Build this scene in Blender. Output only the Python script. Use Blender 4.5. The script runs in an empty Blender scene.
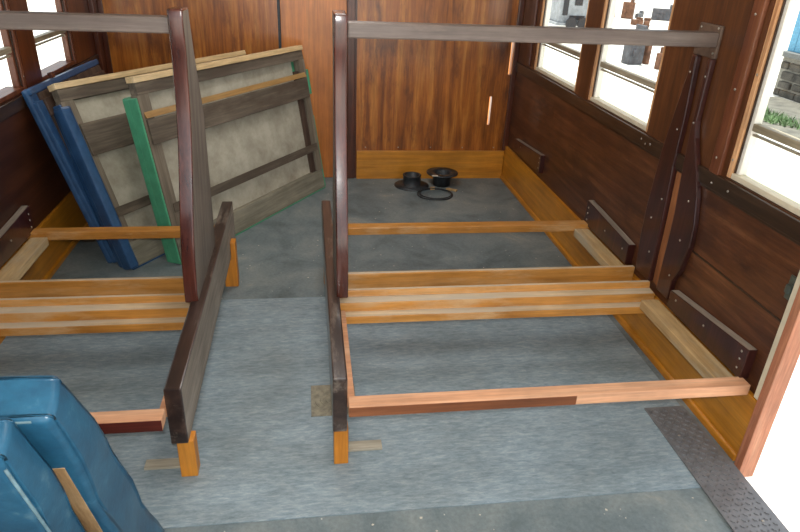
import bpy, bmesh, math, random
from mathutils import Vector, Matrix
random.seed(7)
S = bpy.context.scene
COL = S.collection
PI = math.pi

# ------------------------------------------------------------------ materials
def lin(c):
    c = c / 255.0
    return c / 12.92 if c <= 0.04045 else ((c + 0.055) / 1.055) ** 2.4
def rgb(r, g, b): return (lin(r), lin(g), lin(b), 1.0)

def new_mat(name):
    m = bpy.data.materials.new(name); m.use_nodes = True
    nt = m.node_tree; b = nt.nodes['Principled BSDF']
    return m, nt, b
def ramp(nt, stops):
    r = nt.nodes.new('ShaderNodeValToRGB')
    while len(r.color_ramp.elements) < len(stops): r.color_ramp.elements.new(0.5)
    for e, (p, c) in zip(r.color_ramp.elements, stops): e.position = p; e.color = c
    return r
def coords(nt, scale, loc=(0, 0, 0)):
    tc = nt.nodes.new('ShaderNodeTexCoord'); mp = nt.nodes.new('ShaderNodeMapping')
    mp.inputs['Scale'].default_value = scale; mp.inputs['Location'].default_value = loc
    nt.links.new(tc.outputs['Object'], mp.inputs['Vector'])
    return mp.outputs['Vector']
def noise(nt, vec, scale, detail=5, rough=0.6, dist=0.0):
    n = nt.nodes.new('ShaderNodeTexNoise')
    n.inputs['Scale'].default_value = scale; n.inputs['Detail'].default_value = detail
    n.inputs['Roughness'].default_value = rough; n.inputs['Distortion'].default_value = dist
    nt.links.new(vec, n.inputs['Vector'])
    return n.outputs['Fac']
def mixc(nt, fac, a, b, mode='MIX'):
    m = nt.nodes.new('ShaderNodeMix'); m.data_type = 'RGBA'; m.blend_type = mode
    for sock, v in ((m.inputs[0], fac), (m.inputs[6], a), (m.inputs[7], b)):
        if hasattr(v, 'links'): nt.links.new(v, sock)
        else: sock.default_value = v
    return m.outputs[2]
def bump(nt, b, h, strength=0.2, dist=0.004):
    n = nt.nodes.new('ShaderNodeBump'); n.inputs['Strength'].default_value = strength
    n.inputs['Distance'].default_value = dist
    nt.links.new(h, n.inputs['Height']); nt.links.new(n.outputs['Normal'], b.inputs['Normal'])

def wood(name, c0, c1, c2, axis='Z', rough=0.45, wear=None, wear_amt=0.5, fine=60, spec=0.5, coat=0.0, long=2.0):
    """grain stretched along one axis; optional worn colour in blotches"""
    m, nt, b = new_mat(name)
    k = {'X': (0.06, 1, 1), 'Y': (1, 0.06, 1), 'Z': (1, 1, 0.06)}[axis]
    v = coords(nt, k)
    n1 = noise(nt, v, fine * 0.4, 6, 0.65, 0.6)
    n2 = noise(nt, v, fine * 2.2, 4, 0.7)
    n3 = noise(nt, coords(nt, (1, 1, 1)), long * 2, 4, 0.6)
    r = ramp(nt, [(0.30, rgb(*c0)), (0.5, rgb(*c1)), (0.72, rgb(*c2))])
    nt.links.new(n1, r.inputs[0])
    r2 = ramp(nt, [(0.3, (0.62, 0.62, 0.62, 1)), (0.7, (1.15, 1.15, 1.15, 1))]); nt.links.new(n2, r2.inputs[0])
    r3 = ramp(nt, [(0.3, (0.72, 0.72, 0.72, 1)), (0.7, (1.15, 1.15, 1.15, 1))]); nt.links.new(n3, r3.inputs[0])
    c = mixc(nt, 0.8, r.outputs[0], r2.outputs[0], 'MULTIPLY')
    c = mixc(nt, 0.8, c, r3.outputs[0], 'MULTIPLY')
    if wear:
        nw = noise(nt, coords(nt, tuple(max(x, 0.25) for x in k), (3, 5, 1)), 9, 6, 0.7)
        rw = ramp(nt, [(0.62 - wear_amt * 0.3, (0, 0, 0, 1)), (0.75 - wear_amt * 0.2, (1, 1, 1, 1))]); nt.links.new(nw, rw.inputs[0])
        c = mixc(nt, rw.outputs[0], c, rgb(*wear))
    nt.links.new(c, b.inputs['Base Color'])
    b.inputs['Roughness'].default_value = rough
    b.inputs['Specular IOR Level'].default_value = spec
    b.inputs['Coat Weight'].default_value = coat; b.inputs['Coat Roughness'].default_value = 0.16
    bump(nt, b, n2, 0.15, 0.002)
    return m

def plain(name, c, rough=0.5, metal=0.0, var=0.25, scale=30, bumpy=0.0, spec=0.5, c2=None):
    m, nt, b = new_mat(name)
    n = noise(nt, coords(nt, (1, 1, 1)), scale, 5, 0.65)
    lo = c2 if c2 else tuple(x * (1 - var) for x in c)
    r = ramp(nt, [(0.3, rgb(*lo)), (0.65, rgb(*c))]); nt.links.new(n, r.inputs[0])
    nt.links.new(r.outputs[0], b.inputs['Base Color'])
    b.inputs['Roughness'].default_value = rough; b.inputs['Metallic'].default_value = metal
    b.inputs['Specular IOR Level'].default_value = spec
    if bumpy: bump(nt, b, n, bumpy, 0.004)
    return m

M = {}
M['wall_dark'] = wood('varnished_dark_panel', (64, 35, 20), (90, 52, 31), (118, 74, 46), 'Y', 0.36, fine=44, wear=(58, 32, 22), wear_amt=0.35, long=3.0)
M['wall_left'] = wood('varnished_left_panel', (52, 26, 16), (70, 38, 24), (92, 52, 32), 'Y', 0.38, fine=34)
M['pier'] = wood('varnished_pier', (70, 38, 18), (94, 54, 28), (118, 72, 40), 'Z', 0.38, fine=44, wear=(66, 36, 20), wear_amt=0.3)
M['end'] = wood('varnished_end_panel', (104, 54, 18), (164, 94, 34), (204, 136, 60), 'Z', 0.28, fine=44, wear=(92, 48, 22), wear_amt=0.35, coat=0.4, long=1.4)
M['door'] = wood('varnished_door_panel', (172, 98, 36), (192, 114, 46), (208, 132, 60), 'Z', 0.32, fine=24, coat=0.3)
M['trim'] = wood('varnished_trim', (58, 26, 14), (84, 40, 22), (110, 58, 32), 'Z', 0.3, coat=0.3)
M['rail_dark'] = wood('dark_rail', (38, 24, 16), (54, 36, 24), (76, 54, 38), 'Y', 0.35, coat=0.2)
M['frame_red'] = wood('window_frame', (84, 42, 24), (112, 62, 38), (140, 88, 58), 'Z', 0.38)
M['sash'] = wood('pale_sash', (150, 110, 84), (186, 146, 116), (214, 184, 156), 'Z', 0.5)
M['peach'] = wood('daylit_peach_frame', (190, 130, 84), (218, 164, 116), (232, 190, 150), 'Z', 0.5)  # glare of outdoor light on the right window frames, put into the colour
M['white'] = plain('daylit_white_sash', (236, 230, 218), 0.5, 0, 0.05, 8)  # near-white colour stands in for overexposed daylight on the right sashes
M['railgrey'] = wood('grey_sash_rail', (134, 122, 98), (160, 148, 124), (182, 170, 148), 'Y', 0.5)
M['filler'] = wood('bare_filler', (120, 72, 40), (148, 92, 54), (166, 108, 68), 'Z', 0.5)
M['pink'] = wood('bare_pink_post', (160, 96, 66), (186, 120, 88), (204, 146, 112), 'Z', 0.6, wear=(150, 110, 90), wear_amt=0.2)
M['cream'] = plain('cream_bead', (214, 202, 176), 0.6, 0, 0.08, 12)
M['skirt'] = wood('ochre_skirting', (176, 110, 24), (192, 126, 34), (204, 140, 50), 'Y', 0.35, fine=20, wear=(160, 104, 44), wear_amt=0.1)
M['skirtx'] = wood('ochre_skirting_end', (182, 114, 28), (198, 130, 40), (210, 144, 54), 'X', 0.35, fine=20)
M['ochre'] = wood('ochre_beam', (180, 116, 44), (198, 136, 60), (212, 158, 94), 'X', 0.42, fine=30, wear=(198, 158, 112), wear_amt=0.35)
M['worn'] = wood('worn_ochre_top', (190, 162, 126), (208, 182, 146), (222, 202, 174), 'X', 0.6, fine=30, wear=(184, 170, 150), wear_amt=0.6)
M['raw'] = wood('raw_wood', (168, 132, 84), (190, 156, 108), (206, 178, 134), 'Y', 0.65, fine=30, wear=(172, 156, 130), wear_amt=0.5)
M['pinkwood'] = wood('new_pine_beam', (208, 146, 106), (224, 166, 126), (236, 190, 154), 'X', 0.6, fine=22)
M['stained'] = wood('brown_stain', (112, 62, 34), (138, 82, 48), (160, 104, 66), 'X', 0.5, fine=30)
M['redstain'] = wood('red_brown_stain', (72, 26, 18), (96, 38, 26), (118, 54, 38), 'X', 0.5, fine=30)
M['leg'] = wood('ochre_leg', (182, 110, 24), (200, 126, 36), (210, 142, 54), 'Z', 0.45, fine=20)
M['board'] = wood('dark_end_board', (38, 28, 24), (58, 42, 36), (84, 66, 56), 'Y', 0.28, fine=40, wear=(130, 118, 106), wear_amt=0.3, coat=0.3)
M['post'] = wood('dark_red_post', (50, 24, 19), (80, 38, 28), (112, 58, 42), 'Z', 0.24, fine=40, wear=(92, 60, 50), wear_amt=0.1, coat=0.6)
M['wallpost'] = wood('dark_wall_post', (44, 20, 18), (60, 28, 24), (82, 42, 34), 'Z', 0.3, fine=40, coat=0.4)
M['dusty'] = wood('dusty_wood', (124, 112, 100), (148, 136, 122), (168, 156, 142), 'Y', 0.7, fine=40)
M['dustyz'] = wood('dusty_end_face', (104, 92, 82), (124, 112, 100), (142, 130, 118), 'Z', 0.7, fine=40)
M['railtop'] = wood('grey_brown_rail', (96, 82, 76), (114, 100, 92), (134, 120, 110), 'X', 0.42, fine=40, wear=(128, 108, 96), wear_amt=0.2)
M['slat'] = wood('grey_slat', (74, 64, 52), (104, 92, 78), (136, 124, 106), 'X', 0.75, fine=40, wear=(78, 64, 52), wear_amt=0.4)
M['slatlight'] = wood('pale_grey_slat', (112, 106, 90), (138, 132, 114), (158, 152, 134), 'X', 0.8, fine=40)
M['slatz'] = wood('grey_stile', (96, 86, 72), (124, 112, 96), (148, 136, 118), 'Z', 0.75, fine=40)
M['slatdark'] = wood('dark_slat', (62, 44, 34), (82, 62, 50), (108, 88, 72), 'Z', 0.7, fine=40)
M['bevel'] = wood('amber_batten', (136, 98, 50), (160, 120, 66), (172, 140, 90), 'X', 0.6, fine=40)
M['newcut'] = wood('fresh_cut_edge', (206, 172, 122), (224, 194, 146), (236, 212, 172), 'X', 0.7, fine=40)
M['greywood'] = wood('grey_batten', (150, 142, 124), (172, 164, 146), (190, 182, 164), 'X', 0.8, fine=40)
M['screw'] = plain('bright_screw', (190, 182, 170), 0.35, 0.8)
M['blackmetal'] = plain('black_iron', (52, 56, 60), 0.45, 0.2, 0.4)
M['bracket'] = plain('brown_bracket', (116, 96, 82), 0.4, 0.2)
M['canvas'] = plain('stained_canvas', (186, 180, 162), 0.9, 0, 0.3, 7, c2=(146, 138, 120))
M['green'] = plain('green_vinyl', (82, 164, 124), 0.38, 0, 0.14, 12)
M['chip'] = plain('pale_flake', (214, 206, 190), 0.8)
M['flakewood'] = plain('wood_chip', (196, 160, 110), 0.8)

def vinyl(name, hi, lo, pale):
    m, nt, b = new_mat(name)
    n = noise(nt, coords(nt, (1, 1, 1)), 9, 7, 0.7)
    r = ramp(nt, [(0.32, rgb(*lo)), (0.6, rgb(*hi)), (0.82, rgb(*pale))]); nt.links.new(n, r.inputs[0])
    n2 = noise(nt, coords(nt, (1, 0.3, 1)), 40, 6, 0.75)
    r2 = ramp(nt, [(0.66, (0, 0, 0, 1)), (0.78, (1, 1, 1, 1))]); nt.links.new(n2, r2.inputs[0])
    c = mixc(nt, r2.outputs[0], r.outputs[0], rgb(*pale))
    nt.links.new(c, b.inputs['Base Color'])
    b.inputs['Roughness'].default_value = 0.36
    bump(nt, b, n, 0.25, 0.006)
    return m
M['blue'] = vinyl('blue_vinyl', (38, 90, 118), (26, 64, 90), (104, 138, 150))
M['bluedark'] = vinyl('navy_vinyl', (52, 88, 128), (36, 66, 102), (84, 118, 146))
M['pipe'] = plain('pale_blue_piping', (96, 124, 134), 0.5)
M['tan'] = wood('tan_backing', (140, 104, 66), (168, 132, 90), (190, 158, 116), 'Z', 0.7)

def lino():
    m, nt, b = new_mat('streaked_blue_grey_lino')
    n1 = noise(nt, coords(nt, (0.25, 1, 1)), 95, 5, 0.8, 0.4)
    r = ramp(nt, [(0.28, rgb(100, 120, 129)), (0.5, rgb(136, 151, 159)), (0.72, rgb(170, 178, 182))]); nt.links.new(n1, r.inputs[0])
    n2 = noise(nt, coords(nt, (1, 1, 1)), 2.6, 4, 0.6)
    r2 = ramp(nt, [(0.3, (0.80, 0.80, 0.78, 1)), (0.65, (1.04, 1.04, 1.04, 1))]); nt.links.new(n2, r2.inputs[0])
    n3 = noise(nt, coords(nt, (0.35, 1, 1)), 9, 4, 0.7)
    r3 = ramp(nt, [(0.35, (0.88, 0.88, 0.87, 1)), (0.65, (1.05, 1.06, 1.07, 1))]); nt.links.new(n3, r3.inputs[0])
    c = mixc(nt, 1.0, r.outputs[0], r2.outputs[0], 'MULTIPLY')
    c = mixc(nt, 1.0, c, r3.outputs[0], 'MULTIPLY')
    nt.links.new(c, b.inputs['Base Color'])
    b.inputs['Roughness'].default_value = 0.5
    return m
M['lino'] = lino()
def floor_mat():
    m, nt, b = new_mat('worn_dark_floor')
    n1 = noise(nt, coords(nt, (1, 1, 1)), 3.2, 6, 0.65, 0.5)
    r = ramp(nt, [(0.3, rgb(84, 94, 96)), (0.46, rgb(108, 120, 123)), (0.62, rgb(130, 138, 137)), (0.78, rgb(168, 158, 138))]); nt.links.new(n1, r.inputs[0])
    n2 = noise(nt, coords(nt, (1, 1, 1)), 70, 4, 0.7)
    r2 = ramp(nt, [(0.3, (0.8, 0.8, 0.8, 1)), (0.7, (1.1, 1.1, 1.1, 1))]); nt.links.new(n2, r2.inputs[0])
    c = mixc(nt, 1.0, r.outputs[0], r2.outputs[0], 'MULTIPLY')
    n3 = noise(nt, coords(nt, (1, 1, 1), (4.4, 1, 0)), 38, 2, 0.5)
    r3 = ramp(nt, [(0.745, (0, 0, 0, 1)), (0.77, (1, 1, 1, 1))]); nt.links.new(n3, r3.inputs[0])
    c = mixc(nt, r3.outputs[0], c, rgb(190, 188, 178))
    nt.links.new(c, b.inputs['Base Color'])
    b.inputs['Roughness'].default_value = 0.55
    bump(nt, b, n2, 0.1, 0.002)
    return m
M['floor'] = floor_mat()
M['tread'] = plain('steel_tread', (122, 122, 124), 0.42, 0.2, 0.16, 24, bumpy=0.2)
M['plate'] = plain('dusty_plate', (150, 142, 122), 0.7, 0, 0.3, 40)

# ------------------------------------------------------------------ mesh helpers
class MB:
    def __init__(s): s.bm = bmesh.new()
    def box(s, x0, x1, y0, y1, z0, z1, bev=0.003, mi=None, mat=0):
        t = bmesh.new()
        vs = [t.verts.new((x, y, z)) for x in (x0, x1) for y in (y0, y1) for z in (z0, z1)]
        for f in ((0, 1, 3, 2), (4, 6, 7, 5), (0, 4, 5, 1), (2, 3, 7, 6), (0, 2, 6, 4), (1, 5, 7, 3)):
            t.faces.new([vs[i] for i in f])
        s._fin(t, bev, mi, mat); return s
    def prism(s, prof, axis, a0, a1, bev=0.003, mi=None, mat=0, smooth=False):
        """profile of 2-D points in the plane across axis, swept a0..a1"""
        t = bmesh.new()
        def P(p, a): return {'X': (a, p[0], p[1]), 'Y': (p[0], a, p[1]), 'Z': (p[0], p[1], a)}[axis]
        A = [t.verts.new(P(p, a0)) for p in prof]; B = [t.verts.new(P(p, a1)) for p in prof]
        n = len(prof); fs = []
        t.faces.new(A); t.faces.new(B[::-1])
        for i in range(n):
            fs.append(t.faces.new((A[i], B[i], B[(i + 1) % n], A[(i + 1) % n])))
        s._fin(t, bev, mi, mat, smooth); return s
    def _fin(s, t, bev, mi, mat, smooth=False, seg=2):
        bmesh.ops.recalc_face_normals(t, faces=t.faces[:])
        if mi is not None:
            for f in t.faces: f.material_index = mi(f.normal)
        else:
            for f in t.faces: f.material_index = mat
        if bev:
            es = [e for e in t.edges if len(e.link_faces) == 2 and e.calc_face_angle(0) > 0.5]
            bmesh.ops.bevel(t, geom=es, offset=bev, segments=seg, affect='EDGES', profile=0.6)
        me = bpy.data.meshes.new('t'); t.to_mesh(me); s.bm.from_mesh(me); bpy.data.meshes.remove(me); t.free()
    def lathe(s, prof, c, seg=28, mat=0, axis='Z'):
        t = bmesh.new(); rings = []
        for r, z in prof:
            ring = []
            for i in range(seg):
                a = 2 * PI * i / seg; u, v = r * math.cos(a), r * math.sin(a)
                p = {'Z': (u, v, z), 'X': (z, u, v), 'Y': (u, z, v)}[axis]
                ring.append(t.verts.new((c[0] + p[0], c[1] + p[1], c[2] + p[2])))
            rings.append(ring)
        for a, b in zip(rings, rings[1:]):
            for i in range(seg):
                t.faces.new((a[i], a[(i + 1) % seg], b[(i + 1) % seg], b[i]))
        if prof[0][0] > 1e-5 and prof[0] != prof[-1]: t.faces.new(rings[0][::-1]); t.faces.new(rings[-1])
        if prof[0] == prof[-1]: bmesh.ops.remove_doubles(t, verts=t.verts[:], dist=1e-6)
        bmesh.ops.recalc_face_normals(t, faces=t.faces[:])
        for f in t.faces: f.material_index = mat
        me = bpy.data.meshes.new('t'); t.to_mesh(me); s.bm.from_mesh(me); bpy.data.meshes.remove(me); t.free()
        return s
    def tube(s, pts, r, seg=8, closed=False, mat=0):
        t = bmesh.new(); pts = [Vector(p) for p in pts]; n = len(pts); rings = []
        for i, p in enumerate(pts):
            a = pts[i - 1] if (i > 0 or closed) else p; b = pts[(i + 1) % n] if (i < n - 1 or closed) else p
            d = (b - a).normalized(); up = Vector((0, 0, 1)) if abs(d.z) < 0.9 else Vector((1, 0, 0))
            u = d.cross(up).normalized(); v = u.cross(d)
            rings.append([t.verts.new(p + u * r * math.cos(2 * PI * k / seg) + v * r * math.sin(2 * PI * k / seg)) for k in range(seg)])
        m = n if closed else n - 1
        for i in range(m):
            A, B = rings[i], rings[(i + 1) % n]
            for k in range(seg): t.faces.new((A[k], A[(k + 1) % seg], B[(k + 1) % seg], B[k]))
        if not closed: t.faces.new(rings[0][::-1]); t.faces.new(rings[-1])
        bmesh.ops.recalc_face_normals(t, faces=t.faces[:])
        for f in t.faces: f.material_index = mat; f.smooth = True
        me = bpy.data.meshes.new('t'); t.to_mesh(me); s.bm.from_mesh(me); bpy.data.meshes.remove(me); t.free()
        return s
    def build(s, name, mats, parent=None, smooth=False, origin=None):
        if not isinstance(mats, (list, tuple)): mats = [mats]
        me = bpy.data.meshes.new(name)
        if origin is None and parent is None: origin = (0, 0, 0)
        if parent is not None and origin is None: origin = parent.get('_o', (0, 0, 0))
        o3 = Vector(origin)
        bmesh.ops.translate(s.bm, verts=s.bm.verts[:], vec=-o3)
        s.bm.to_mesh(me); s.bm.free()
        for m in mats: me.materials.append(m)
        if smooth:
            for p in me.polygons: p.use_smooth = True
        o = bpy.data.objects.new(name, me); COL.objects.link(o)
        if parent: o.parent = parent; o['_o'] = tuple(o3)
        else: o.location = o3
        return o

def tag(o, label, cat, group=None, kind=None):
    o['label'] = label; o['category'] = cat
    if group: o['group'] = group
    if kind: o['kind'] = kind
    return o
def thing(name, loc, label, cat, group=None):
    o = bpy.data.objects.new(name, None); COL.objects.link(o)
    o.empty_display_size = 0.1
    o.location = loc; o['_o'] = tuple(loc)
    return tag(o, label, cat, group)
def struct(o): o['kind'] = 'structure'; return o

screw_me = None
def screw(parent, p, n):
    """small round-head screw at world point p, facing n; shares one mesh"""
    global screw_me
    if screw_me is None:
        b = MB().lathe([(0.0001, 0.003), (0.003, 0.0026), (0.0048, 0.001), (0.005, -0.001)], (0, 0, 0), 10)
        screw_me = bpy.data.meshes.new('screw'); b.bm.to_mesh(screw_me); b.bm.free(); screw_me.materials.append(M['screw'])
        for q in screw_me.polygons: q.use_smooth = True
    o = bpy.data.objects.new('screw', screw_me); COL.objects.link(o)
    o.parent = parent
    o.rotation_euler = Vector(n).to_track_quat('Z', 'Y').to_euler()
    o.location = Vector(p) - Vector(parent.get('_o', (0, 0, 0)))
    return o

# ------------------------------------------------------------------ setting
XR, XL, YE, ZC = 1.46, -1.325, 4.50, 2.25
YB = -1.6                                   # the carriage runs on behind the photographer
WT = 0.05
DY0, DY1 = 0.55, 1.49                       # side doorway by the vestibule

struct(MB().box(XL - WT, 1.42, YB, YE + 0.05, -0.06, 0.0, 0).box(1.42, XR + WT, YB, DY0, -0.06, 0, 0)
       .box(1.42, XR + WT, DY1, YE + 0.05, -0.06, 0, 0).build('floor', M['floor']))
struct(MB().box(XL - WT, XR + WT, YB, YE + 0.05, ZC, ZC + 0.05, 0).build('ceiling', plain('cream_ceiling', (214, 204, 182), 0.6)))

def side_wall(name, x, sgn, wins, mat_low, mat_pier, doorway):
    """x = inner face; sgn = outward direction; wins = list of (y0, y1)"""
    m = MB(); a, b = sorted((x, x + sgn * WT))
    zs, zh = 0.865, 1.66
    ys = DY1 if doorway else YB
    m.box(a, b, ys, YE, -0.04, zs, 0, mat=0)
    if doorway: m.box(a, b, YB, DY0, -0.04, zs, 0, mat=0); m.box(a, b, YB, YE, 2.0, ZC, 0, mat=1); m.box(a, b, ys, YE, zh, 2.0, 0, mat=1); m.box(a, b, YB, DY0, zh, 2.0, 0, mat=1)
    else: m.box(a, b, YB, YE, zh, ZC, 0, mat=1)
    edges = sorted(wins)
    y = ys
    for (w0, w1) in edges:
        if w0 > y + 0.001: m.box(a, b, y, w0, zs, zh, 0, mat=1)
        y = w1
    m.box(a, b, y, YE, zs, zh, 0, mat=1)
    if doorway: m.box(a, b, YB, -1.2, zs, zh, 0, mat=1); m.box(a, b, 0.2, DY0, zs, zh, 0, mat=1)
    return struct(m.build(name, [mat_low, mat_pier]))

RW = [(1.57, 1.985), (2.57, 3.235), (3.41, 4.135)]
LW = [(-1.2, 0.2), (0.6, 1.6), (2.55, 3.29), (3.475, 4.035)]
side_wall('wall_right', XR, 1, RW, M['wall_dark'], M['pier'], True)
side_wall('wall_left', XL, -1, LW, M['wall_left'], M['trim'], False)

# end wall: boards either side of a plain central door
e = MB()
G = 0.009
slits = [(1.416, 0.765, 0.985), (1.299, 0.405, 0.61)]
def end_board(x0, x1, z0, z1): e.box(x0, x1, YE, YE + 0.045, z0, z1, 0.0)
end_board(XL, -0.19, 0, ZC)
end_board(0.332, 1.299 - G, 0, ZC)
end_board(1.299 - G, 1.299 + G, 0, 0.405); end_board(1.299 - G, 1.299 + G, 0.61, ZC)
end_board(1.299 + G, 1.416 - G, 0, ZC)
end_board(1.416 - G, 1.416 + G, 0, 0.765); end_board(1.416 - G, 1.416 + G, 0.985, ZC)
end_board(1.416 + G, XR, 0, ZC)
end_board(-0.19, 0.332, 2.0, ZC)
struct(e.build('wall_back', M['end']))
struct(MB().prism([(YE + 0.16, 0.0), (YE + 0.20, 0.0), (YE + 0.94, 1.12), (YE + 0.90, 1.12)], 'X', 1.2, 1.75, 0.003)
       .build('slit_reflector', wood('orange_slit_reflector', (220, 128, 44), (236, 150, 60), (246, 174, 84), 'Z', 0.6)))  # board added outside to catch the sun and turn the slits orange
struct(MB().box(-0.172, 0.262, YE + 0.004, YE + 0.04, 0.004, 2.0, 0.003).build('door_1', M['door']))
struct(MB().box(-0.19, -0.172, YE - 0.004, YE + 0.04, 0, 2.0, 0.002).build('trim_1', M['blackmetal']))
struct(MB().box(0.266, 0.318, YE - 0.012, YE + 0.04, 0, 2.0, 0.004).box(0.262, 0.332, YE + 0.006, YE + 0.04, 0, 2.0, 0).build('trim_2', M['trim']))
# far corner posts and mouldings
struct(MB().box(XR - 0.035, XR, YE - 0.03, YE, 0.22, ZC, 0.004).box(XR - 0.016, XR, 4.19, 4.25, 0.88, 1.66, 0.003).build('trim_3', M['trim']))
struct(MB().box(XL, XL + 0.03, YE - 0.10, YE, 0.26, ZC, 0.004).box(XL + 0.03, XL + 0.06, YE - 0.016, YE, 0.26, ZC, 0.004).build('trim_4', M['trim']))
# skirtings with a bead at the foot
def bead(m, x, sgn, y0, y1):
    pr = [(x, 0.0), (x, 0.028)] + [(x - sgn * 0.012 * math.cos(t), 0.016 + 0.012 * math.sin(t)) for t in (1.2, 0.8, 0.4, 0)] + [(x - sgn * 0.012, 0)]
    m.prism(pr, 'Y', y0, y1, 0)
sk = MB(); sk.box(XR - 0.018, XR, DY1, YE - 0.0, 0.0, 0.255, 0.003); bead(sk, XR - 0.018, 1, DY1, YE - 0.02)
struct(sk.build('baseboard_right', M['skirt']))
sk = MB(); sk.box(XL, XL + 0.018, 0.2, YE, 0.0, 0.26, 0.003); bead(sk, XL + 0.018, -1, 0.2, YE - 0.02)
struct(sk.build('baseboard_left', M['skirt']))
sk = MB().box(0.335, XR - 0.02, YE - 0.02, YE, 0.0, 0.212, 0.003)
o = struct(sk.build('baseboard_back', M['skirtx']))
for x in (0.40, 0.64, 0.88, 1.12, 1.36): screw(o, (x, YE - 0.001, 0.235), (0, -1, 0))
# left end-wall skirting, left of the door
struct(MB().box(XL + 0.02, -0.2, YE - 0.02, YE, 0.0, 0.212, 0.003).build('baseboard_end', M['skirtx']))
# dark rails under the windows and their sills
tr = MB().box(XR - 0.014, XR, DY1, YE - 0.03, 0.803, 0.862, 0.004).box(XR - 0.006, XR, DY1, YE - 0.03, 0.792, 0.803, 0.002)
o = struct(tr.build('trim_5', M['rail_dark']))
for y in (1.93, 2.03, 2.58, 2.54, 2.50): screw(o, (XR - 0.014, y, 0.834 + random.uniform(-.01, .01)), (-1, 0, 0))
struct(MB().box(XL, XL + 0.014, 0.2, YE - 0.1, 0.803, 0.862, 0.004).build('trim_6', M['rail_dark']))
# mouldings on the pier beside the near window
struct(MB().box(XR - 0.018, XR, 2.005, 2.06, 0.862, ZC, 0.004).build('trim_7', M['frame_red']))
o = bpy.data.objects['trim_7']
for z in (0.92, 1.16, 1.4): screw(o, (XR - 0.018, 2.035, z), (-1, 0, 0))
# doorway post: bare pink wood with a cream bead
struct(MB().box(XR - 0.024, XR + WT - 0.014, DY1 - 0.035, DY1 - 0.001, -0.045, 2.0, 0.003).build('door_2', M['pink']))
struct(MB().box(XR - 0.018, XR, DY1 + 0.0005, DY1 + 0.024, 0.26, 0.80, 0.002).build('trim_8', M['cream']))
# lower panel joint on the right wall
struct(MB().box(XR - 0.004, XR, DY1 + 0.03, 2.06, 0.54, 0.546, 0).build('trim_9', M['rail_dark']))

glass, nt, b = new_mat('window_glass')
nt.nodes.remove(b)
tb = nt.nodes.new('ShaderNodeBsdfTransparent'); gl = nt.nodes.new('ShaderNodeBsdfGlossy'); mx = nt.nodes.new('ShaderNodeMixShader')
gl.inputs['Roughness'].default_value = 0.02; mx.inputs[0].default_value = 0.05
tb.inputs[0].default_value = (0.96, 0.98, 0.97, 1)
nt.links.new(tb.outputs[0], mx.inputs[1]); nt.links.new(gl.outputs[0], mx.inputs[2]); nt.links.new(mx.outputs[0], nt.nodes['Material Output'].inputs[0])

def window(n, x, sgn, y0, y1, midz=1.055, reveal='white'):
    """inner face x; outward sgn: frame strips, mid rail, sill and one pane"""
    def bx(m, d0, d1, *a, **k): p, q = sorted((x + sgn * d0, x + sgn * d1)); m.box(p, q, *a, **k)
    m = MB()
    bx(m, 0.003, 0.049, y1 - 0.022, y1 - 0.0005, 0.866, 1.659, 0.003)
    bx(m, 0.003, 0.049, y0 + 0.0005, y0 + 0.022, 0.866, 1.659, 0.003)
    bx(m, 0.003, 0.049, y0 + 0.022, y1 - 0.022, 1.638, 1.659, 0.003)
    w = struct(m.build('window_%d' % n, M['frame_red'] if sgn < 0 else M['peach']))
    m = MB()
    bx(m, 0.018, 0.048, y1 - 0.045, y1 - 0.022, 0.886, 1.638, 0.003)
    bx(m, 0.018, 0.048, y0 + 0.022, y0 + 0.045, 0.886, 1.638, 0.003)
    m.build('sash_stile', M[reveal] if sgn > 0 else M['frame_red'], w)
    m = MB(); bx(m, 0.012, 0.0175, y1 - 0.030, y1 - 0.0225, 0.887, 1.637, 0.001)
    m.build('seal_strip', M['rail_dark'], w)
    m = MB(); bx(m, 0.016, 0.048, y0 + 0.045, y1 - 0.045, midz - 0.013, midz + 0.013, 0.004); bx(m, 0.024, 0.04, y0 + 0.045, y1 - 0.045, midz - 0.03, midz - 0.0235, 0.001)
    m.build('sash_rail', M['railgrey'], w)
    m = MB(); bx(m, 0.006, 0.085, y0 + 0.022, y1 - 0.022, 0.866, 0.886, 0.003)
    m.build('window_sill', M['cream'] if sgn > 0 else M['frame_red'], w)
    m = MB(); bx(m, 0.032, 0.034, y0 + 0.044, y1 - 0.044, 0.886, 1.638, 0)
    m.build('window_pane', glass, w)
    for z in (0.93, 1.22): screw(w, (x + sgn * 0.004, y1 - 0.011, z), (-sgn, 0, 0))
    return w
window(1, XR, 1, *RW[2]); window(2, XR, 1, *RW[1]); window(3, XR, 1, *RW[0])
window(4, XL, -1, *LW[3]); window(5, XL, -1, *LW[2]); window(6, XL, -1, *LW[1]); window(7, XL, -1, *LW[0])

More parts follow.
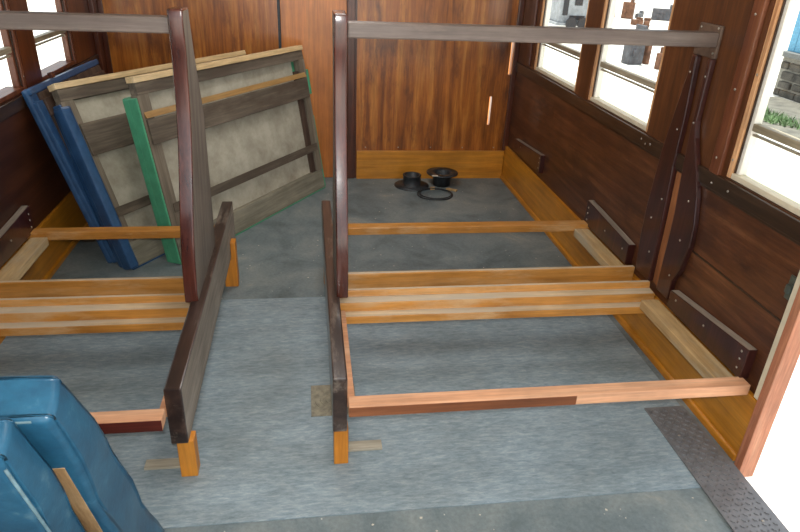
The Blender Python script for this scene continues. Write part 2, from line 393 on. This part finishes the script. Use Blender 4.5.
# ------------------------------------------------------------------ floor coverings
tag(MB().box(-1.30, 1.40, 1.385, 2.725, 0.0, 0.004, 0.001).build('linoleum_sheet', M['lino']),
    'wide pale blue-grey streaked linoleum sheet across the floor under both seat frames', 'linoleum')
t = thing('tread_plate', (1.33, 1.0, 0), 'dark steel chequered tread plate on the floor at the open side doorway', 'tread plate')
pts = [(1.246, 1.78), (1.405, 1.78), (1.418, 1.49), (1.418, 0.55), (1.246, 0.55)]
m = MB(); m.prism(pts, 'Z', 0.004, 0.009, 0.001)
m.build('plate', M['tread'], t)
m = MB()
for i in range(9):
    for j in range(58):
        cx = 1.262 + i * 0.0185; cy = 0.57 + j * 0.0208
        if cx > 1.405 or cy > 1.765: continue
        a = PI / 4 if (i + j) % 2 else -PI / 4
        ca, sa = math.cos(a), math.sin(a); L, W = 0.0088, 0.0028
        lo = [(cx + ca * u - sa * v, cy + sa * u + ca * v) for u, v in ((L, 0), (0, W), (-L, 0), (0, -W))]
        t2 = m.bm; vs = [t2.verts.new((p[0], p[1], 0.009)) for p in lo]; tp = [t2.verts.new((cx + (p[0] - cx) * .6, cy + (p[1] - cy) * .6, 0.0128)) for p in lo]
        t2.faces.new(tp)
        for k in range(4): t2.faces.new((vs[k], vs[(k + 1) % 4], tp[(k + 1) % 4], tp[k]))
o = m.build('raised_pattern', M['tread'], t); o['kind'] = 'stuff'
for p in ((1.36, 1.23), (1.30, 1.62)): screw(t, (p[0], p[1], 0.0095), (0, 0, 1))

t = thing('floor_plate', (0.07, 1.93, 0.004), 'square dusty floor plate with round embossed rings under the right seat frame', 'floor plate')
MB().box(-0.018, 0.15, 1.84, 2.02, 0.004, 0.008, 0.001).build('plate', M['plate'], t)
m = MB()
for r in (0.028, 0.048, 0.068):
    m.tube([(0.066 + r * math.cos(a * PI / 16), 1.93 + r * math.sin(a * PI / 16), 0.008) for a in range(32)], 0.0022, 6, True)
m.build('embossed_ring', M['plate'], t)
tag(MB().box(0.105, 0.222, 1.648, 1.69, 0.004, 0.014, 0.002).build('floor_batten', M['greywood']),
    'short grey wooden batten on the floor beside the front leg of the right seat frame', 'batten')
o = MB().box(-0.555, -0.432, 1.622, 1.662, 0.004, 0.014, 0.002).build('floor_batten', M['greywood'])
tag(o, 'short grey wooden batten on the floor beside the front leg of the left seat frame', 'batten')

# ------------------------------------------------------------------ seat frames
NEAR = [(2.190, 1.348), (2.186, 1.31), (2.205, 1.22), (2.208, 1.05), (2.195, 0.93), (2.158, 0.80), (2.125, 0.70), (2.100, 0.60), (2.088, 0.50), (2.088, 0.42), (2.094, 0.352)]
def seat_frame(label, bx0, bx1, px0, px1, wx, sgn, lean, far_bottom, proto=None):
    """bx = aisle board x-range; px = aisle end post; wx = wall face; sgn = +1 when the wall is at +x"""
    def X(a, b): return (a, b) if a < b else (b, a)
    inner = bx1 if sgn > 0 else bx0                     # board face towards the wall
    t = thing('train_bench', ((bx0 + wx) / 2, 2.25, 0), label, 'bench', 'stripped bench frames')
    # aisle end board, with legs
    def dust(n): return 1 if (n.z > 0.8) else 0
    bd = MB(); fy = 0.022 if sgn < 0 else 0.010
    bd.prism([(1.6 - fy, 0.146), (1.6 - fy, 0.356), (3.095, 0.365), (3.095, 0.16)], 'X', bx0, bx1, 0.005,
                        mi=(lambda n: 1 if (n.x * sgn < -0.8 and sgn < 0) or (n.x > 0.8 and sgn < 0) else 0))
    bo = bd.build('aisle_board', [M['board'], M['dusty']], t)
    lo = 0.0
    for (y0, y1) in ((1.605 - fy, 1.655 - fy), (2.86, 2.915)):
        m = MB()
        if sgn > 0: m.box(bx0 + 0.003, bx1 + 0.004, y0, y1, 0.004 if y0 < 2.7 else 0, 0.149, 0.003)
        else:
            m.box(bx0 + 0.014, bx1 + (0.014 if y0 < 2 else 0.025), y0, y1, 0.004 if y0 < 2.7 else 0, 0.150, 0.003)
            if y0 > 2: m.box(bx1 + 0.001, bx1 + 0.025, y0, y1, 0.150, 0.24, 0.002)
        m.build('leg', M['leg'], t)
    # A-shaped end panel on the aisle side (near edge curved for the back rest)
    prof = list(NEAR)
    if far_bottom > 2.55:
        prof += [(far_bottom, 0.352), (far_bottom - 0.04, 0.62), (2.50, 0.95), (2.36, 1.2), (2.30, 1.345)]
    else:
        prof += [(4.52 - y, z) for y, z in reversed(NEAR)]
    m = bmesh.new(); A = []; B = []
    n = len(prof)
    for (y, z) in prof:
        sh = lean * (1.34 - z)
        A.append(m.verts.new((px0 + sh, y, z))); B.append(m.verts.new((px1 + sh, y, z)))
    m.faces.new(A); m.faces.new(B[::-1])
    for i in range(n): m.faces.new((A[i], B[i], B[(i + 1) % n], A[(i + 1) % n]))
    bmesh.ops.recalc_face_normals(m, faces=m.faces[:])
    for f in m.faces: f.material_index = 1 if abs(f.normal.x) > 0.8 else 0
    es = [e_ for e_ in m.edges if e_.calc_face_angle(0) > 0.9]
    bmesh.ops.bevel(m, geom=es, offset=0.006, segments=3, affect='EDGES', profile=0.6)
    b_ = MB(); b_.bm.free(); b_.bm = m
    for f in m.faces: f.smooth = True
    po = b_.build('end_panel', [M['post'], M['dustyz'] if sgn < 0 else M['dustyz']], t)
    # the rail along the top of the back
    pin = px1 if sgn > 0 else px0
    MB().box(*X(pin + sgn * 0.001, wx - sgn * 0.013), 2.205, 2.262, 1.272, 1.322, 0.006).build('top_rail', M['railtop'], t)
    br = MB().box(*X(wx - sgn * 0.012, wx), 2.205, 2.345, 1.232, 1.345, 0.004).build('wall_bracket', M['bracket'], t)
    for y, z in ((2.222, 1.335), (2.222, 1.25), (2.33, 1.33)): screw(br, (wx - sgn * 0.012, y, z), (-sgn, 0, 0))
    # cross beams (one mesh each)
    wf = wx - sgn * 0.019
    top = lambda n: 1 if n.z > 0.8 else 0
    MB().box(*X(inner, wf), 2.885, 2.945, 0.258, 0.298, 0.005).build('rear_beam', M['ochre'], t)
    MB().box(*X(inner, wf - sgn * 0.001), 2.385, 2.408, 0.205, 0.302, 0.004, mi=top).build('back_board', [M['ochre'], M['worn']], t)
    MB().prism([(2.262, 0.205), (2.262, 0.302), (2.243, 0.302), (2.238, 0.278), (2.19, 0.274), (2.186, 0.240), (2.146, 0.236), (2.144, 0.205)],
               'X', *X(inner, wf - sgn * 0.001), 0.003, mi=top).build('stepped_beam', [M['ochre'], M['worn']], t)
    if sgn > 0:
        xs = 0.83
        fb = MB().box(inner + 0.001, wf - 0.002, 1.545 - fy, 1.597 - fy, 0.250, 0.291, 0.004,).build('front_beam', M['pinkwood'], t)
        MB().box(inner + 0.002, xs, 1.5435 - fy, 1.545 - fy, 0.252, 0.286, 0.0).build('stain', M['stained'], fb)
    else:
        fb = MB().box(wf + 0.002, inner - 0.001, 1.545 - fy, 1.597 - fy, 0.250, 0.291, 0.004).build('front_beam', M['pinkwood'], t)
        MB().box(wf + 0.01, inner - 0.002, 1.5435 - fy, 1.545 - fy, 0.250, 0.288, 0.0).build('stain', M['redstain'], fb)
    # rails along the wall and along the aisle board
    for y0, y1 in ((1.598, 2.142), (2.41, 2.884)):
        MB().box(*X(wf - sgn * 0.014, wf - sgn * 0.088), y0, y1, 0.235, 0.276, 0.004).build('wall_rail', M['raw'], t)
    MB().box(*X(inner, inner + sgn * 0.024), 1.6, 2.14, 0.235, 0.272, 0.003).build('side_rail', M['pinkwood'], t)
    # boards screwed on the wall, dusty on top
    w0 = wx - sgn * 0.001
    for y0, z0, y1, z1 in ((1.578, 0.402, 2.068, 0.36), (2.452, 0.381, 2.94, 0.413)):
        wb = MB().prism([(y0, 0.285), (y0, z0), (y1, z1), (y1, 0.285)], 'X', *X(wx - sgn * 0.036, w0), 0.003, mi=top).build('wall_board', [M['wallpost'], M['dusty']], t)
        f = wx - sgn * 0.036
        ye = y0 + .028 if y0 < 2 else y1 - .028
        for y, z in ((ye, .38), (ye, .35), (ye, .315), ((y0 + y1) / 2, .345), (y1 - .05 if y0 < 2 else y0 + .05, .34)): screw(wb, (f, y, z), (-sgn, 0, 0))
    # pair of curved posts on the wall
    P1 = [(2.200, 1.232), (2.202, 1.12), (2.202, 1.01), (2.182, 0.95), (2.122, 0.84), (2.080, 0.748), (2.052, 0.65), (2.044, 0.558), (2.064, 0.45), (2.095, 0.385),
          (2.095, 0.30), (2.188, 0.30), (2.190, 0.52), (2.192, 0.633), (2.214, 0.826), (2.224, 0.99), (2.223, 1.232)]
    P2 = [(2.298, 1.232), (2.282, 1.0), (2.280, 0.807), (2.266, 0.611), (2.256, 0.405), (2.256, 0.30), (2.378, 0.30), (2.386, 0.36), (2.398, 0.46), (2.402, 0.574), (2.396, 0.70), (2.386, 0.843), (2.356, 1.02), (2.333, 1.155), (2.328, 1.232)]
    MB().prism([(2.194, 0.30), (2.252, 0.30), (2.262, 0.611), (2.272, 0.79), (2.216, 0.79), (2.197, 0.633)], 'X', *X(wx - sgn * 0.005, w0), 0.001).build('filler_strip', M['filler'], t)
    for k, pr in enumerate((P1, P2)):
        wp = MB().prism(pr, 'X', *X(wx - sgn * 0.024, w0), 0.005).build('wall_post', M['wallpost'], t)
        for y, z in (((2.212, 1.17), (2.213, 1.0), (2.12, 0.72), (2.11, 0.56), (2.12, 0.40)) if k == 0 else ((2.315, 1.17), (2.31, 0.95), (2.30, 0.66), (2.345, 0.56), (2.30, 0.42))):
            screw(wp, (wx - sgn * 0.024, y, z), (-sgn, 0, 0))
    return t
seat_frame('wide stripped seat frame right of the aisle with ochre beams and dark tall end post', 0.052, 0.098, 0.086, 0.130, XR, 1, 0.0, 2.45)
seat_frame('narrow stripped seat frame left of the aisle with broad dusty-sided end post', -0.446, -0.394, -0.430, -0.383, XL, -1, -0.036, 2.60)

# end board left from a missing seat, at the far right corner, plus the one on the left
t = thing('wall_board', (XR, 4.02, 0.32), 'short dark board left screwed to the right wall near the far corner', 'board')
wb = MB().prism([(3.70, 0.30), (3.70, 0.418), (4.24, 0.375), (4.24, 0.30)], 'X', XR - 0.03, XR - 0.001, 0.003, mi=lambda n: 1 if n.z > .8 else 0).build('board', [M['wallpost'], M['dusty']], t)
for y, z in ((3.72, .395), (3.72, .365), (3.72, .33), (4.1, .355)): screw(wb, (XR - 0.03, y, z), (-1, 0, 0))

# ------------------------------------------------------------------ leaning seat-back panels
def panel_thing(base, yaw, lean, label, name='bench_back', group=None):
    U = Vector((math.cos(yaw), math.sin(yaw), 0)); N = Vector((-math.sin(yaw), math.cos(yaw), 0))
    V = Vector((0, 0, 1)) * math.cos(lean) + N * math.sin(lean)
    Y = -(U.cross(V))
    R = Matrix((U, Y, V)).transposed()
    t = thing(name, base, label, 'seat back', group); t['_o'] = (0, 0, 0)
    t.rotation_euler = R.to_euler()
    return t
def slatted(t, vin, thick, wrap, W=1.42, H=0.955):
    MB().box(0.006, W - 0.006, 0.0, 0.048, 0.868, 0.925, 0.003).build('top_rail', M['slat'], t)
    MB().box(0.0, W - 0.004, -0.008, 0.05, 0.926, H, 0.003).build('edge_strip', M['newcut'], t)
    MB().box(0.0, 0.072, 0.0, 0.046, 0.128, 0.868, 0.003).build('stile', M['slatz'], t)
    MB().box(W - 0.062, W, 0.0, 0.046, 0.128, 0.868, 0.003).build('stile', M['slatz'], t)
    MB().box(W - 0.105, W - 0.063, 0.014, 0.046, 0.128, 0.80, 0.003).build('recess_shade_strip', M['slatdark'], t)  # dark strip standing in for the shadow inside the right stile
    MB().box(0.040 if wrap else 0.012, W - 0.022, -0.014, -0.001, 0.59 if wrap else 0.628, 0.75, 0.003).build('wide_slat', M['slat'], t)
    if not wrap: MB().prism([(-0.014, 0.757), (-0.001, 0.757), (-0.001, 0.787)], 'X', 0.012, W - 0.022, 0.001).build('edge_batten', M['bevel'], t)
    MB().box(0.04, W - 0.025, -0.006, 0.0, 0.268, 0.318, 0.002).build('thin_slat', M['slatdark'] if False else M['slat'], t)
    MB().box(0.006, W - 0.006, 0.0, 0.046, 0.0, 0.128, 0.003).build('bottom_rail', M['slatlight'], t)
    MB().box(0.073, W - 0.106, 0.034, 0.044, 0.129, 0.867, 0).build('canvas_backing', M['canvas'], t)
    m = MB().box(-0.012, W + 0.012, 0.05, thick, -0.004, 0.862, 0.014)
    m.box(-0.014, -0.002, 0.0, 0.056, 0.002, 0.858, 0.005)
    m.box(W + 0.002, W + 0.014, 0.004, 0.056, 0.0, 0.50, 0.005).box(W + 0.002, W + 0.022, -0.004, 0.056, 0.64, 0.80, 0.005)
    m.box(0.0, W, 0.0, 0.05, -0.008, -0.001, 0.002)
    if wrap: m.box(-0.020, 0.036, -0.010, 0.06, 0.0, 0.845, 0.012)
    m.build('vinyl_cover', vin, t)
t = panel_thing((-0.682, 3.116, 0.009), 0.985, 0.178, 'green-edged seat back leaning back-to-front, foremost of the leaning slatted panels', group='leaning slatted panels')
slatted(t, M['green'], 0.10, False)
t = panel_thing((-0.916, 3.07, 0.009), 0.981, 0.365, 'blue-edged slatted seat back leaning between the green-edged one and the left wall', group='leaning slatted panels')
slatted(t, M['bluedark'], 0.095, True)
# the rearmost one is turned the same way but its blue cover wraps over the top
t = panel_thing((-1.02, 3.15, 0.006), 1.50, 0.275, 'blue vinyl seat back resting flat against the left wall, rearmost of the leaning ones', 'bench_back')
m = MB(); m.box(0, 0.86, 0.012, 0.05, 0, 0.925, 0.016)
m.box(0.0, 0.06, -0.004, 0.02, 0.0, 0.86, 0.006); m.box(0.0, 0.86, 0.0, 0.02, 0.895, 0.925, 0.006)
m.build('vinyl_cover', M['bluedark'], t)
MB().box(0.06, 0.85, 0.0, 0.012, 0.10, 0.893, 0.002).build('backing_board', M['slatdark'], t)
MB().box(0.06, 0.85, -0.012, -0.001, 0.78, 0.86, 0.003).build('top_slat', M['slatdark'], t)
MB().box(0.26, 0.29, 0.0, 0.02, 0.926, 0.955, 0.003).build('tab', M['trim'], t)

# ------------------------------------------------------------------ foreground cushions
def cushion(name, label, xr, length, ftop, fbot, th, mats, board):
    """ftop / fbot: (y, z) of the far edge of the right-hand end; leans towards the camera side"""
    a = Vector((0, ftop[0], ftop[1])); b = Vector((0, fbot[0], fbot[1]))
    V = (a - b).normalized(); U = Vector((1, 0, 0)); Y = -(U.cross(V))
    Hh = (a - b).length
    R = Matrix((U, Y, V)).transposed()
    t = thing(name, (xr - length, fbot[0], fbot[1]), label, 'seat cushion', 'blue cushions in the near corner'); t['_o'] = (0, 0, 0)
    t.rotation_euler = R.to_euler()
    # local: x 0..length (xr at length), y: 0 = far face, -th = near face, z 0..H
    m = bmesh.new()
    nx, nz = 12, 12
    bmesh.ops.create_cube(m, size=1)
    bmesh.ops.subdivide_edges(m, edges=m.edges[:], cuts=11, use_grid_fill=True)
    for v in m.verts:
        u, d, h = v.co.x + .5, v.co.y + .5, v.co.z + .5
        puff = 0.010 * math.sin(PI * u) ** .5 * math.sin(PI * h) ** .5 if 0 < u < 1 and 0 < h < 1 else 0
        q = min(max((0.93 - h) / 0.45, 0), 1); thk = th + (0.052 * q if board else 0)
        rx = 0.006 * math.sin(7 * h + 3 * d) + 0.004 * math.sin(19 * h + 5 * u)
        v.co = Vector((u * length + (rx if u > .95 else 0), -thk + d * thk + (puff if d > .99 else 0), h * Hh + 0.006 * math.sin(9 * u) * (h > .99)))
    es = [e_ for e_ in m.edges if e_.calc_face_angle(0) > 1.0]
    bmesh.ops.bevel(m, geom=es, offset=0.013, segments=4, affect='EDGES', profile=0.5)
    for f in m.faces: f.smooth = True
    b_ = MB(); b_.bm.free(); b_.bm = m
    o = b_.build('vinyl_cover', mats, t)
    m = MB()
    if not board: m.tube([(length - 0.003, -th + 0.003, 0.03), (length - 0.002, -th + 0.003, Hh * .5), (length - 0.003, -th + 0.003, Hh - .03)], 0.0028, 8)
    m.tube([(0.03, -th + 0.003, Hh - 0.003), (length * .5, -th + 0.003, Hh - .002), (length - 0.03, -th + 0.003, Hh - .003)], 0.0028, 8)
    m.build('piping', M['pipe'], t)
    if board:
        MB().prism([(-th - 0.0535, 0.01), (-th - 0.0535, Hh * 0.48), (-th - 0.013, Hh * 0.83), (-th - 0.004, Hh * 0.83), (-th - 0.045, Hh * 0.48), (-th - 0.045, 0.01)], 'X', 0.02, length - 0.026, 0.0015).build('backing_board', M['tan'], t)
    return t
cushion('seat_cushion', 'taller worn blue vinyl cushion standing on edge nearest the left seat frame', -0.417, 0.87, (0.930, 0.892), (1.336, 0.025), 0.088, M['blue'], True)
cushion('seat_cushion', 'lower blue vinyl cushion leaning on the taller blue one at the bottom left', -0.455, 0.835, (0.836, 0.885), (1.105, 0.02), 0.08, M['blue'], False)

# ------------------------------------------------------------------ oddments on the far floor
t = thing('pipe_collar', (0.725, 4.33, 0.0), 'black open collar standing on its wide flange, like a top hat, on the far floor', 'collar', 'black collars')
MB().lathe([(0.125, 0.0), (0.125, 0.006), (0.072, 0.008), (0.066, 0.016), (0.063, 0.075), (0.067, 0.079), (0.067, 0.083), (0.055, 0.083), (0.054, 0.02), (0.0001, 0.014)], (0.725, 4.33, 0)).build('collar', M['blackmetal'], t, True)
t = thing('pipe_collar', (0.95, 4.35, 0.0), 'black open collar turned flange upward on the far floor beside the hat-shaped one', 'collar', 'black collars')
MB().lathe([(0.064, 0.0), (0.066, 0.075), (0.071, 0.083), (0.115, 0.088), (0.115, 0.094), (0.058, 0.092), (0.056, 0.01), (0.0001, 0.008)], (0.95, 4.35, 0)).build('collar', M['blackmetal'], t, True)
MB().box(0.86, 0.90, 4.255, 4.275, 0.0925, 0.098, 0.001).build('paint_mark', M['chip'], t)
m = MB(); m.tube([(0.862 + 0.122 * math.cos(a * PI / 24), 4.13 + 0.112 * math.sin(a * PI / 24), 0.006 + 0.003 * math.sin(a * .4)) for a in range(48)], 0.005, 8, True)
m.tube([(0.866 + 0.112 * math.cos(a * PI / 24), 4.132 + 0.104 * math.sin(a * PI / 24), 0.012) for a in range(48)], 0.004, 8, True)
tag(m.build('wire_ring', M['blackmetal']), 'flat dark wire ring lying on the far floor in front of the two collars', 'ring')
def chip(cx, cy, a, L, W, name, label, cat, mat):
    ca, sa = math.cos(a), math.sin(a)
    pr = [(cx + ca * u - sa * v, cy + sa * u + ca * v) for u, v in ((-L, -W), (L * .9, -W * .8), (L, W), (-L * .8, W * .9))]
    tag(MB().prism(pr, 'Z', 0.0, 0.012, 0.001).build(name, mat), label, cat)
chip(0.865, 4.25, 0.1, 0.02, 0.018, 'wood_chip', 'small pale wood offcut between the two black collars', 'wood chip', M['flakewood'])
chip(1.0, 4.22, -0.6, 0.04, 0.012, 'wood_chip', 'slim pale wood offcut right of the upturned black collar', 'wood chip', M['flakewood'])
# paint flakes scattered over the bare floor
m = MB()
for i in range(120):
    if i < 70: x, y = random.uniform(-0.4, 1.35), random.uniform(2.75, 4.4)
    elif i < 82: x, y = random.uniform(-0.4, 0.05), random.uniform(2.75, 3.4)
    else: x, y = random.uniform(-0.5, 1.2), random.uniform(1.15, 1.36)
    r = random.uniform(0.002, 0.006); k = random.random() * 6
    vs = [m.bm.verts.new((x + r * random.uniform(.6, 1.4) * math.cos(k + j * 1.57), y + r * math.sin(k + j * 1.57), 0.0015)) for j in range(4)]
    m.bm.faces.new(vs)
tag(m.build('paint_flakes', M['chip']), 'tiny pale paint flakes scattered over the dark floor', 'paint flakes', kind='stuff')

# ------------------------------------------------------------------ outside
GZ = -1.0
gm, nt, b = new_mat('pale_gravel')
n = noise(nt, coords(nt, (1, 1, 1)), 5, 8, 0.7)
r = ramp(nt, [(0.3, rgb(205, 198, 186)), (0.6, rgb(236, 232, 224))]); nt.links.new(n, r.inputs[0]); nt.links.new(r.outputs[0], b.inputs['Base Color'])
b.inputs['Roughness'].default_value = 0.9
struct(MB().box(-60, 90, -40, 120, GZ - 0.1, GZ, 0).build('ground', gm))
# stone building with a blue boarded door, beyond the near window
t = thing('stone_wall', (10.2, 10, GZ), 'rough grey stone wall under blue boarding outside the near right window', 'wall')
stone = plain('dark_stone', (88, 83, 76), 0.9, 0, 0.5, 6, bumpy=0.6)
mort = plain('pale_mortar', (150, 146, 136), 0.95)
m = MB(); k = MB(); k.box(10.06, 10.4, 5.0, 12.9, GZ, GZ + 0.80, 0)
z = GZ
while z < GZ + 0.7:
    h = random.uniform(0.17, 0.21); y = 5.0 + random.uniform(-.2, .2)
    while y < 12.7:
        w = random.uniform(0.25, 0.5)
        m.box(10.0 + random.uniform(-.03, .03), 10.1, y, min(y + w, 12.9) - 0.04, z, min(z + h, GZ + 0.8) - 0.04, 0.025)
        y += w
    z += h
k.build('mortar', mort, t); o = m.build('stones', stone, t)
MB().box(9.93, 10.45, 5.0, 13.0, GZ + 0.80, GZ + 0.90, 0.01).build('ledge', plain('grey_ledge', (118, 120, 118), 0.8), t)
dm = MB()
for i in range(34): dm.box(10.12, 10.17, 5.8 + i * 0.21, 6.0 + i * 0.21, GZ + 0.90, GZ + 3.4, 0.008)
dm.build('blue_boarding', plain('blue_paint', (96, 168, 204), 0.5), t)
gmat = plain('green_grass', (126, 158, 104), 0.8, 0, 0.4, 3)
tag(MB().box(7.6, 9.9, 6.0, 12.5, GZ, GZ + 0.02, 0).build('soil_bed', plain('grey_soil', (120, 116, 106), 0.95, 0, 0.3, 4)), 'grey bare soil bed at the foot of the stone wall outside', 'soil bed')
m = MB()
for i in range(4200):
    x = random.uniform(7.7, 8.6) if i % 4 else random.uniform(9.5, 9.85); y = random.uniform(7.5, 12.2)
    if math.sin(x * 2.3) + math.sin(y * 1.7 + x) < -0.1: continue
    h = random.uniform(0.06, 0.18); a = random.random() * 6.28; dx, dy = math.cos(a) * .015, math.sin(a) * .015
    lx, ly = random.uniform(-.1, .1), random.uniform(-.1, .1)
    v = [m.bm.verts.new(p) for p in ((x - dx, y - dy, GZ + 0.021), (x + dx, y + dy, GZ + 0.021), (min(x + lx, 9.88), y + ly, GZ + h))]
    m.bm.faces.new(v)
tag(m.build('grass', gmat), 'patchy green grass on the ground before the stone wall outside', 'grass', kind='stuff')

# grey machine and scrap standing in the yard beyond the far windows
rust = plain('rusty_scrap', (132, 92, 70), 0.85, 0.1, 0.5, 5)
steel = plain('grey_scrap', (96, 98, 104), 0.7, 0.3, 0.4, 5)
dk = plain('dark_recess', (52, 54, 58), 0.9)
gw = plain('grey_machine_paint', (156, 160, 164), 0.7, 0, 0.25, 4)
t = thing('machine', (10.1, 24.3, GZ), 'grey machine housing with dark openings standing outside the farthest right window', 'machine')
MB().box(9.3, 10.9, 24.3, 25.4, GZ + 0.25, GZ + 1.55, 0.03).box(9.2, 11.0, 24.2, 25.5, GZ + 0.14, GZ + 0.25, 0.02).build('housing', gw, t)
for (x0, x1, z0, z1) in ((9.42, 9.62, .5, 1.3), (9.85, 10.15, .85, 1.15), (10.45, 10.8, .4, 1.35), (9.7, 10.3, .35, .5)):
    MB().box(x0, x1, 24.27, 24.298, GZ + z0, GZ + z1, 0.01).build('opening', dk, t)
for x in (9.75, 10.2):
    MB().lathe([(0.0001, -0.05), (0.2, -0.05), (0.22, 0.0), (0.2, 0.04), (0.0001, 0.04)], (x, 24.12, GZ + 0.24), 20, axis='Y').build('wheel', dk, t)
MB().lathe([(0.06, 0), (0.06, 0.5), (0.09, 0.55), (0.09, 0.6)], (9.6, 24.8, GZ + 1.54), 16).build('stack', dk, t)
spec = [((13.4, 29.0), (.8, .16, .3), .5, 'rusty brown bracket at the left end of the yard scrap', rust), ((14.6, 29.6), (.5, .3, .7), -.7, 'upright rusty brown plate in the middle of the yard scrap', rust),
        ((15.6, 30.4), (1.3, .14, .2), .9, 'long dark diagonal bar behind the rusty plates in the yard', steel), ((13.7, 26.8), (.42, .3, .22), .2, 'low rusty brown lump in front of the yard scrap', rust),
        ((13.4, 25.4), (.3, .22, .3), 1.0, 'lone small rusty block right of the yard scrap', rust), ((16.2, 29.2), (1.1, .3, .5), -.4, 'dark grey casing at the right end of the yard scrap', steel),
        ((10.6, 22.6), (.6, .14, .14), .3, 'short grey bar lying in the open yard just above the seat rail', steel),
        ((8.55, 16.6), (.42, .36, .72), .1, 'dark grey box standing in the yard seen just below the seat rail', steel), ((8.95, 16.6), (.14, .14, .55), .3, 'slim rusty post beside the dark yard box', rust),
        ((8.9, 15.8), (.18, .14, .4), .3, 'small rusty block standing apart right of the rusty post', rust), ((9.0, 14.7), (.14, .12, .18), .8, 'smallest rusty block, nearest the carriage in the yard', rust)]
for (xy, dim, a, lab, mt) in spec:
    m = MB(); sx, sy, sz = (q / 2 for q in dim)
    m.box(-sx, sx, -sy, sy, 0, dim[2], 0.02)
    m.box(-sx * .6, -sx * .2, -sy * 1.3, sy * 1.3, dim[2] * .3, dim[2] * .55, 0.01).box(sx * .3, sx * .7, -sy * 1.2, sy * 1.2, dim[2] * .98, dim[2] * 1.35, 0.01)
    o = m.build('scrap_piece', mt); o.location = (xy[0], xy[1], GZ); o.rotation_euler = (0, 0, a)
    tag(o, lab, 'scrap', 'scrap in the yard')
t = thing('door_catch', (XR, 1.525, 0.66), 'small greenish metal catch on the right wall beside the doorway post', 'catch')
cm = plain('greenish_metal', (96, 104, 96), 0.45, 0.5)
MB().box(XR - 0.006, XR - 0.0005, 1.513, 1.55, 0.62, 0.70, 0.002).build('catch_plate', cm, t)
MB().box(XR - 0.024, XR - 0.0065, 1.52, 1.54, 0.645, 0.675, 0.006).build('catch_bolt', cm, t)
# step beam below the doorway
tag(MB().box(1.62, 2.3, 1.50, 1.60, -0.95, -0.55, 0.01).build('step_beam', plain('weathered_step', (170, 150, 120), 0.8)), 'weathered wooden step support outside beside the doorway post', 'step')

# ------------------------------------------------------------------ light
W = bpy.data.worlds.new('sky'); S.world = W; W.use_nodes = True
nt = W.node_tree; bg = nt.nodes['Background']
bg.inputs['Color'].default_value = (0.86, 0.93, 1.0, 1); bg.inputs['Strength'].default_value = 1.8
def lamp(name, typ, loc, rot, energy, color=(1, 1, 1), **k):
    l = bpy.data.lights.new(name, typ); l.energy = energy; l.color = color
    for a, v in k.items(): setattr(l, a, v)
    o = bpy.data.objects.new(name, l); COL.objects.link(o); o.location = loc; o.rotation_euler = rot
    return o
sd = Vector((-0.03, -0.22, -1.0))
lamp('sun', 'SUN', (0, 0, 10), sd.to_track_quat('-Z', 'Y').to_euler(), 8.0, (1, 0.95, 0.87), angle=0.01)

for y, pw in ((1.9, 9), (3.5, 13)):
    lamp('ceiling_fill', 'AREA', (0.1, y, ZC - 0.03), (0, 0, 0), pw, (1, 0.98, 0.95), shape='RECTANGLE', size=0.5, size_y=0.9)  # soft fill added under the ceiling to brighten the interior, no fitting there
# ------------------------------------------------------------------ camera
YAW, PIT, ROL = 0.15299226, 0.46621161, 0.04561964
f = Vector((math.sin(YAW) * math.cos(PIT), math.cos(YAW) * math.cos(PIT), -math.sin(PIT)))
r_ = Vector((math.cos(YAW), -math.sin(YAW), 0)); u_ = r_.cross(f)
r2 = r_ * math.cos(ROL) + u_ * math.sin(ROL); u2 = r2.cross(f)
cd = bpy.data.cameras.new('camera'); cd.sensor_width = 36; cd.lens = 635 / 800 * 36; cd.clip_start = 0.05; cd.clip_end = 300
cam = bpy.data.objects.new('camera', cd); COL.objects.link(cam)
cam.matrix_world = Matrix(((r2.x, u2.x, -f.x, 0), (r2.y, u2.y, -f.y, 0), (r2.z, u2.z, -f.z, 1.55), (0, 0, 0, 1)))
S.camera = cam
# the camera's own flash, just above the lens
fl = lamp('flash', 'AREA', (0.0, -0.03, 1.66), (math.radians(63), 0, -YAW), 30, (1, 0.98, 0.95), shape='RECTANGLE', size=0.08, size_y=0.05)

for o in bpy.data.objects:
    if '_o' in o: del o['_o']
S.view_settings.view_transform = 'Standard'; S.view_settings.look = 'None'
S.view_settings.exposure = 0.0; S.view_settings.gamma = 1.0; S.view_settings.use_curve_mapping = False
